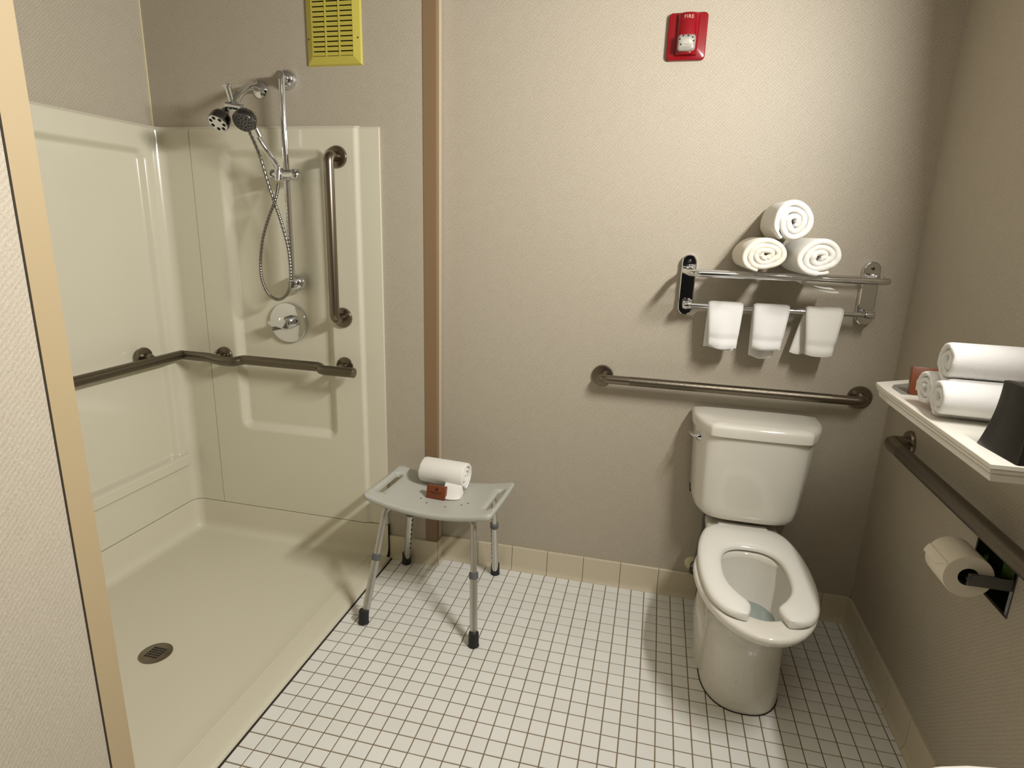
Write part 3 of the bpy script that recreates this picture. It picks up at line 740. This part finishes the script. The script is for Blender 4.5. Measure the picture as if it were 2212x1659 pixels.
# tank
def tank(z, w_, yf, yb=-.018, c=1.4285):
    half = [(w_, yb), (w_, yb + (yf - yb) * .25), (w_ * .985, yb + (yf - yb) * .45), (w_ * .94, yb + (yf - yb) * .66), (w_ * .86, yb + (yf - yb) * .82), (w_ * .74, yb + (yf - yb) * .93), (w_ * .40, yb + (yf - yb) * .995)] if c != 1.434 else [(w_, yb), (w_ * 1.0, yb + (yf - yb) * .25), (w_ * .975, yb + (yf - yb) * .42), (w_ * .90, yb + (yf - yb) * .66), (w_ * .775, yb + (yf - yb) * .89), (w_ * .69, yb + (yf - yb) * .965), (w_ * .35, yb + (yf - yb) * .995)]
    pts = [(c + a, b) for a, b in half] + [(c - a, b) for a, b in half[::-1]]
    sm = smoothpath([(x, y, z) for x, y in pts], 4); return sm
tr = [tank(.444, .135, -.160, -.03), tank(.447, .152, -.182, -.026), tank(.458, .172, -.198), tank(.478, .186, -.206), tank(.51, .1925, -.210), tank(.64, .199, -.218), tank(.775, .2055, -.222)]
G().add(*loft(tr)).build('tank', M_porc, tl, True, 60)
ldr = [tank(.772, .212, -.226, c=1.434), tank(.774, .2175, -.232, c=1.434), tank(.800, .2195, -.233, c=1.434), tank(.810, .217, -.230, c=1.434), tank(.8155, .208, -.222, c=1.434), tank(.8185, .17, -.195, c=1.434), tank(.8195, .09, -.15, c=1.434)]
G().add(*loft(ldr)).build('tank_lid', M_porc, tl, True, 60)
lo_ = Vector((1.2385, -.156, .746)); ln = Vector((-.80, -.60, 0)).normalized()
G().add(*lathe([(.0165, -.01), (.0165, .004), (.012, .009), (.008, .014), (0, .015)], lo_, ln, 24, False)).add(*tube(smoothpath([lo_ + ln * .010, lo_ + ln * .020 + Vector((-.006, .01, .002)), lo_ + ln * .018 + Vector((-.018, .030, .008))], 5), .0045, 10)).build('flush_lever', M_chrome, tl)
G().add(*tube([(1.2358, -.040, .515), (1.2378, -.066, .492)], .0028, 8)).build('tank_mark', M_hole, tl)
lab(G().add(*tube(smoothpath([(1.300, -.10, .455), (1.295, -.085, .40), (1.300, -.06, .34), (1.295, -.045, .26), (1.285, -.045, .175)], 8), .006, 10)).build('supply_hose', M_coll, tl), 'dark flexible supply hose')
wv = thing('water_stop', 'small cream wall escutcheon and valve left of the toilet bowl', 'valve', (1.282, 0, .152))
G().add(*lathe([(.030, 0), (.028, .006), (.012, .012)], (1.282, 0, .152), (0, -1, 0), 24)).build('escutcheon', M_caulk, wv)
G().add(*lathe([(.010, .01), (.010, .045), (.014, .046), (.014, .062)], (1.282, 0, .152), (0, -1, 0), 16)).add(*tube([(1.282, -.05, .152), (1.282, -.05, .185)], .008, 12)).build('valve_body', M_facet, wv)
# faint maker's mark on the pedestal front
G().add(*tube(smoothpath([(TX - .031, -.5942, .098), (TX - .031, -.5942, .104), (TX - .026, -.5950, .105), (TX - .026, -.5950, .100)], 3), .0009, 6)).build('pedestal_mark', M_coll, tl)

# ------------------------------------------------------------------ shower stool
sb = thing('shower_stool', 'grey plastic shower stool with curved seat and four aluminium legs', 'stool', (.30, -.30, 0))
sa = math.radians(-3.2); SC = Vector((.303, -.268, 0))
def sp(lx, ly, z): return Vector((SC.x + lx * math.cos(sa) - ly * math.sin(sa), SC.y + lx * math.sin(sa) + ly * math.cos(sa), z))
HW, HD = .254, .157
def inside(lx, ly):
    r = .035
    if rrect(lx, ly, -HW, HW, -HD, HD, r) > 0.0005: return False
    for s in (-1, 1):
        if rrect(lx, ly, s * .222 - .013, s * .222 + .013, -.082, .082, .012) < -.0005: return False
    return True
def seatz(lx, ly): return .432 + .036 * (abs(lx) / HW) ** 2.0 - .004 * (1 - (ly / HD) ** 2)
bm = bmesh.new()
# plan outline and slots filled as a grid clipped with smooth borders
def outline(u0, u1, v0, v1, r, n=7):
    out = []
    for cx, cy, a0 in ((u1 - r, v1 - r, 0), (u0 + r, v1 - r, 90), (u0 + r, v0 + r, 180), (u1 - r, v0 + r, 270)):
        for k in range(n + 1): a = math.radians(a0 + 90 * k / n); out.append((cx + r * math.cos(a), cy + r * math.sin(a)))
    return out
def densify2(ol, ref, step=.02):
    out = []
    for i in range(len(ol)):
        a, b = ol[i], ol[(i + 1) % len(ol)]; p, q = ref[i], ref[(i + 1) % len(ref)]
        n = max(1, int(math.hypot(q[0] - p[0], q[1] - p[1]) / step))
        for k in range(n): out.append((a[0] + (b[0] - a[0]) * k / n, a[1] + (b[1] - a[1]) * k / n))
    return out
def seat_ring(k):
    return densify2(outline(-HW + k, HW - k, -HD + k, HD - k, .022 - k), outline(-HW, HW, -HD, HD, .022))
def slot_ring(s, k):
    return densify2(outline(s * .220 - .014 - k, s * .220 + .014 + k, -.092 - k, .092 + k, .013 + k), outline(s * .220 - .014, s * .220 + .014, -.092, .092, .013))
def lift(ol, zoff): return [sp(x, y, seatz(x, y) + zoff) for x, y in ol]
from mathutils.geometry import delaunay_2d_cdt
def plate(zoff, inset):
    pts = []; edges = []
    for ol in [seat_ring(inset), slot_ring(-1, inset), slot_ring(1, inset)]:
        n0 = len(pts); pts += [Vector(p) for p in ol]; edges += [(n0 + i, n0 + (i + 1) % len(ol)) for i in range(len(ol))]
    for i in range(-12, 13):
        for j in range(-7, 8):
            x, y = i * .02, j * .02
            if rrect(x, y, -HW, HW, -HD, HD, .022) < -.014 and all(rrect(x, y, s * .22 - .014, s * .22 + .014, -.092, .092, .013) > .012 for s in (-1, 1)): pts.append(Vector((x, y)))
    r = delaunay_2d_cdt(pts, edges, [], 0, 1e-6); V_, F_ = r[0], r[2]; keep = []
    for f in F_:
        c = sum((V_[i] for i in f), Vector((0, 0))) / len(f)
        if any(rrect(c.x, c.y, s * .22 - .014, s * .22 + .014, -.092, .092, .013) < inset * .9 for s in (-1, 1)): continue
        keep.append(tuple(f))
    return [sp(p.x, p.y, seatz(p.x, p.y) + zoff) for p in V_], keep
g = G(); g.add(*plate(0, .005)); g.add(*plate(-.022, .006))
for fn, sg in ((seat_ring, 1), (lambda k: slot_ring(-1, k), -1), (lambda k: slot_ring(1, k), -1)):
    g.add(*loft([lift(fn(.005), 0), lift(fn(.002), -.0015), lift(fn(0), -.005), lift(fn(0), -.018), lift(fn(.006), -.022)], False, False))
seat_o = g.build('seat', M_gray, sb, True, 50)
bmm = bmesh.new(); bmm.from_mesh(seat_o.data); bmesh.ops.remove_doubles(bmm, verts=bmm.verts, dist=.0002); bmesh.ops.recalc_face_normals(bmm, faces=bmm.faces)
for e_ in bmm.edges: e_.smooth = True
bmm.to_mesh(seat_o.data); bmm.free(); seat_o.data.set_sharp_from_angle(angle=math.radians(60))
for dx, dy in ((-.030, -.070), (.050, -.078), (.105, -.052), (-.065, -.045), (.125, -.035)):
    z = seatz(dx, dy); G().add(*lathe([(.0035, 0), (.003, .0006)], sp(dx, dy, z), (0, 0, 1), 10)).build('drain_hole', M_hole, sb)
feet = [(-1, -1, (.0885, -.520)), (1, -1, (.5215, -.530)), (-1, 1, (.0775, -.094)), (1, 1, (.4745, -.063))]
for sx, sy, ft in feet:
    top = sp(sx * .145, sy * .085, .408); knee = sp(sx * .178, sy * .115, .404); foot = Vector((ft[0], ft[1], .0))
    d = (foot - knee).normalized(); mid = knee + d * ((knee - foot).length * (.43 if sy < 0 else .35))
    leg = G().add(*tube(filleted([top, knee, mid], .045, 8), .0115, 16)).add(*tube([mid, foot - d * .02], .0142, 18)).build('leg', M_alu, sb)
    G().add(*lathe([(.0142, -.012), (.0170, -.010), (.0170, .010), (.0145, .012)], mid, d, 20)).build('collar', M_coll, leg)
    G().add(*lathe([(.0165, -.052), (.0182, -.048), (.0190, -.006), (.0205, -.001), (.0190, 0)], foot + Vector((0, 0, .0005)), (d * .35 + Vector((0, 0, -1))).normalized(), 22)).build('rubber_foot', M_rub, leg)
    if sy > 0:
        u, v, dd = frame_for(d); side = Vector((1, -.35, 0)) if sx < 0 else Vector((-1, -.5, 0)); side = (side - d * side.dot(d)).normalized(); g = G()
        for k in range(7): g.add(*lathe([(.0045, 0), (.0042, .001)], mid + d * (.030 + k * .0245) + side * .0136, side, 8))
        g.build('adjustment_hole', M_hole, leg)['kind'] = 'stuff'
# towel and soap carton on the stool
zt = .431
tw = terry_roll('rolled_towel', 'small white rolled towel lying on the grey stool seat', M_terry, None, center=(.286, -.182, zt + .0605), axis_dir=(.995, -.06, -.01), length=.188, rad=.062, turns=2.6, th=.0150, squash=(1.05, .94), seed=9, start=-17.9, wob=.04)
# loose corner of the towel
vs = []
for i in range(9):
    t = i / 8; x = .308 + .066 * t; k = math.sin(math.pi * min(1, .18 + t * .82)) ** .5 * .75 + .25
    top = [(-.226, .044), (-.242, .034), (-.254, .020), (-.262 - .014 * k, .0125), (-.268 - .020 * k, .0095)]
    bot = [(-.272 - .022 * k, .0030), (-.262 - .014 * k, .0008), (-.250, .0008), (-.226, .004)]
    vs.append([(x + (.006 if q > 2 else 0) * t, y, zt + z * (1 - .12 * t)) for q, (y, z) in enumerate(top + bot)])
G().add(*loft(vs)).build('loose_corner', M_terry, tw, True, 60)
def carton(label, c, w_, h_, d_, rz, tilt, grp=None):
    rt = thing('soap_carton', label, 'carton', c)
    Rm = Matrix.Translation(Vector(c)) @ Matrix.Rotation(rz, 4, 'Z') @ Matrix.Rotation(tilt, 4, 'X')
    def tf(vf): return [Rm @ Vector(p) for p in vf[0]], vf[1]
    G().add(*tf(rbox(-w_ / 2, w_ / 2, 0, d_, 0, h_, .0015, 2))).build('carton_body', M_brown, rt)
    # leaf mark and lines of print
    leaf = [(.004, .60), (.009, .70), (.010, .80), (.005, .84), (-.002, .78), (-.003, .68)]
    g = G().add(*tf(([(x, -.0004, z * h_) for x, z in leaf] + [(x, .0004, z * h_) for x, z in leaf], [tuple(range(6)), tuple(range(6, 12))]))).build('leaf_mark', M_ink, rt, False)
    g = G()
    xx = -w_ * .30
    for k in range(7):
        ww = w_ * .065; g.add(*tf(box(xx, xx + ww, -.0004, .0002, h_ * .46, h_ * .53))); xx += ww + w_ * .022
    g.add(*tf(box(-w_ * .2, w_ * .22, -.0004, .0002, h_ * .34, h_ * .365)))
    g.build('print', M_ink, rt, False)
    return rt
carton('orange brown soap carton leaning against the towel on the stool', (.289, -.298, zt - .0005), .078, .051, .020, math.radians(-4), math.radians(-14))

# ------------------------------------------------------------------ white shelf on the right wall and what stands on it
ZT = 1.06
sh = thing('wall_shelf', 'white moulded shelf on the right wall above the dark grab bar', 'shelf', (1.78, -.8, 1.04))
plan = [(1.659, -1.100), (1.659, -.560), (1.664, -.470), (1.762, -.405), (XR - .001, -.345), (XR - .001, -1.100)]
def inset(poly, k):
    res = []
    for x, y in poly:
        res.append((x + (k if x < 1.80 else 0), y + (k if y < -1.0 else (-k if y > -.5 else 0))))
    return res
prof = [(.014, 1.0225), (.010, 1.0235), (.008, 1.032), (.006, 1.0375), (.0085, 1.0385), (.0085, 1.0410), (.003, 1.0420), (.002, 1.0475), (.004, 1.0485), (.004, 1.050), (.0, 1.051), (0, 1.0585), (.0015, ZT)]
G().add(*loft([[(x, y, z) for x, y in inset(plan, k)] for k, z in prof])).build('shelf_board', M_shelf, sh, smooth=False)
gl = [(1.683, -.600), (1.683, -.53), (1.70, -.492), (1.765, -.445), (XR - .004, -.385), (XR - .004, -.600)]
lab(G().add(*slab_poly(gl, ZT, ZT + .0008)).build('grey_inlay', M_glass, sh, smooth=False), 'grey glossy inlay at the far end')
grp = 'rolled hand towels on the shelf'
terry_roll('rolled_towel', 'white rolled hand towel on top of the shelf stack', M_terry3, grp, center=(1.782, -.780, ZT + .087 + .038), axis_dir=(1, -.06, 0), length=.178, rad=.055, turns=2.5, th=.0135, squash=(1.0, .95), seed=11, start=2.2, wob=.04)
terry_roll('rolled_towel', 'white rolled hand towel at the front bottom of the shelf stack', M_terry3, grp, center=(1.770, -.822, ZT + .0470), axis_dir=(1, -.10, 0), length=.190, rad=.0485, turns=2.4, th=.0135, squash=(1.08, .95), seed=12, start=2.0, wob=.04)
terry_roll('rolled_towel', 'white rolled hand towel at the back bottom of the shelf stack, mostly hidden', M_terry3, grp, center=(1.776, -.722, ZT + .0470), axis_dir=(1, 0, 0), length=.190, rad=.0485, turns=2.4, th=.0135, squash=(1.06, .95), seed=13, start=1.0, wob=.04)
carton('orange brown soap carton standing behind the towels on the shelf', (1.733, -.600, ZT), .062, .074, .022, math.radians(-8), math.radians(-14))
# tissue box cover with flared concave sides
tb = thing('tissue_box', 'black lacquered tissue box cover at the front of the shelf', 'tissue box', (1.757, -1.030, ZT))
rz = math.radians(5.0); rings = []
def sq(hw, z, r=.004):
    o_ = []
    for (a, b) in outline(-hw, hw, -hw, hw, r, 2): o_.append((1.757 + a * math.cos(rz) - b * math.sin(rz), -1.030 + a * math.sin(rz) + b * math.cos(rz), z))
    return o_
for k in range(13):
    t = k / 12; hw = .0475 + .0145 * (1 - t) ** 2.1 + .001 * t; rings.append(sq(hw, ZT + .001 + .132 * t))
rings += [sq(.044, ZT + .1345), sq(.030, ZT + .1345), sq(.029, ZT + .128)]
G().add(*loft(rings)).build('cover', M_black, tb, True, 40)
lab(G().add(*lathe([(.020, 0), (.017, .004), (.004, .022)], (1.757, -1.030, ZT + .128), (0, 0, 1), 14)).build('tissue', M_terry3, tb), 'white tissue tip')

# ------------------------------------------------------------------ recessed paper holder
ph = thing('toilet_paper_holder', 'recessed chrome toilet paper holder in the right wall', 'paper holder', (XR, -.80, .685))
g = G(); D = .055
x0, x1 = XR, XR + D
g.add([(x0, HY0, HZ0), (x0, HY1, HZ0), (x0, HY1, HZ1), (x0, HY0, HZ1), (x1, HY0 + .01, HZ0 + .01), (x1, HY1 - .01, HZ0 + .01), (x1, HY1 - .01, HZ1 - .01), (x1, HY0 + .01, HZ1 - .01)],
      [(0, 1, 5, 4), (1, 2, 6, 5), (2, 3, 7, 6), (3, 0, 4, 7), (4, 5, 6, 7)])
g.build('recess_box', M_recess_tint, ph, smooth=False)
g = G(); f = .008
ro = [(HY0 - f, HZ0 - f), (HY1 + f, HZ0 - f), (HY1 + f, HZ1 + f), (HY0 - f, HZ1 + f)]; ri = [(HY0, HZ0), (HY1, HZ0), (HY1, HZ1), (HY0, HZ1)]
g.add(*loft([[(XR, a, b) for a, b in ro], [(XR - .003, a, b) for a, b in ro], [(XR - .004, a, b) for a, b in ri], [(XR, a, b) for a, b in ri]], False, False)).build('rim', M_facet, ph, smooth=False)
G().add(*rbox(XR - .092, XR + .004, -.880, -.872, 0.694, .724, .003)).build('near_arm', M_facet, ph)
G().add(*rbox(XR - .092, XR + .004, -.756, -.750, 0.694, .724, .003)).build('far_arm', M_facet, ph)
G().add(*tube([(XR - .083, -.872, .709), (XR - .083, -.756, .709)], .0095, 14)).build('spindle', M_chrome, ph)
pr = thing('toilet_paper_roll', 'white toilet paper roll with folded end in the recessed holder', 'paper roll', (XR - .083, -.814, .684))
rx, rzc = XR - .083, .707
vs, fs = lathe([(.0215, 0), (.051, 0), (.052, .002), (.052, .096), (.051, .098), (.0215, .098)], (rx, -.862, rzc), (0, 1, 0), 40, False)
G().add(vs, fs).build('paper', M_paper, pr, True, 40)
G().add(*lathe([(.0210, .001), (.0210, .097)], (rx, -.862, rzc), (0, 1, 0), 28, False)).build('core', M_core, pr)
fv = []
for i in range(6):
    t = i / 5; a = math.radians(150 + 25 * t); fv.append((rx + 0.0532 * math.cos(a), rzc + 0.0532 * math.sin(a) ))
flap = [[(fv[i][0] - .0006, -.862 + .02 * (i / 5) * 2, fv[i][1]), (fv[i][0] - .0006 - .002 * i / 5, -.764 - .001 + .004 * i / 5, fv[i][1]), (fv[i][0] + .001, -.764, fv[i][1]), (fv[i][0] + .001, -.862 + .02 * (i / 5) * 2, fv[i][1])] for i in range(6)]
G().add(*loft(flap)).build('folded_end', M_paper, pr, True, 60)

# ------------------------------------------------------------------ washbasin whose far rim shows at the lower right
wb = thing('washbasin', 'white oval washbasin rim just entering the lower right corner', 'sink', (1.60, -1.80, .80))
def ov(z, a, b, n=48): return [(1.555 + a * math.cos(2 * math.pi * i / n), -1.80 + b * math.sin(2 * math.pi * i / n), z) for i in range(n)]
G().add(*loft([ov(.62, .10, .10), ov(.68, .19, .17), ov(.76, .262, .238), ov(.79, .280, .256), ov(.802, .282, .258), ov(.806, .276, .252), ov(.804, .250, .226), ov(.79, .235, .212), ov(.72, .19, .17), ov(.67, .08, .07)])).build('basin', M_porc, wb, True, 60)
G().add(*rbox(1.70, XR, -2.0, -1.60, .60, .78, .02, 3)).build('wall_mount', M_porc, wb)
G().add(*tube(filleted([(1.80, -1.80, .79), (1.80, -1.80, .90), (1.68, -1.80, .89)], .03), .012, 14)).add(*lathe([(.03, 0), (.028, .02), (.015, .03)], (1.80, -1.80, .775), (0, 0, 1), 20)).build('tap', M_chrome, wb)
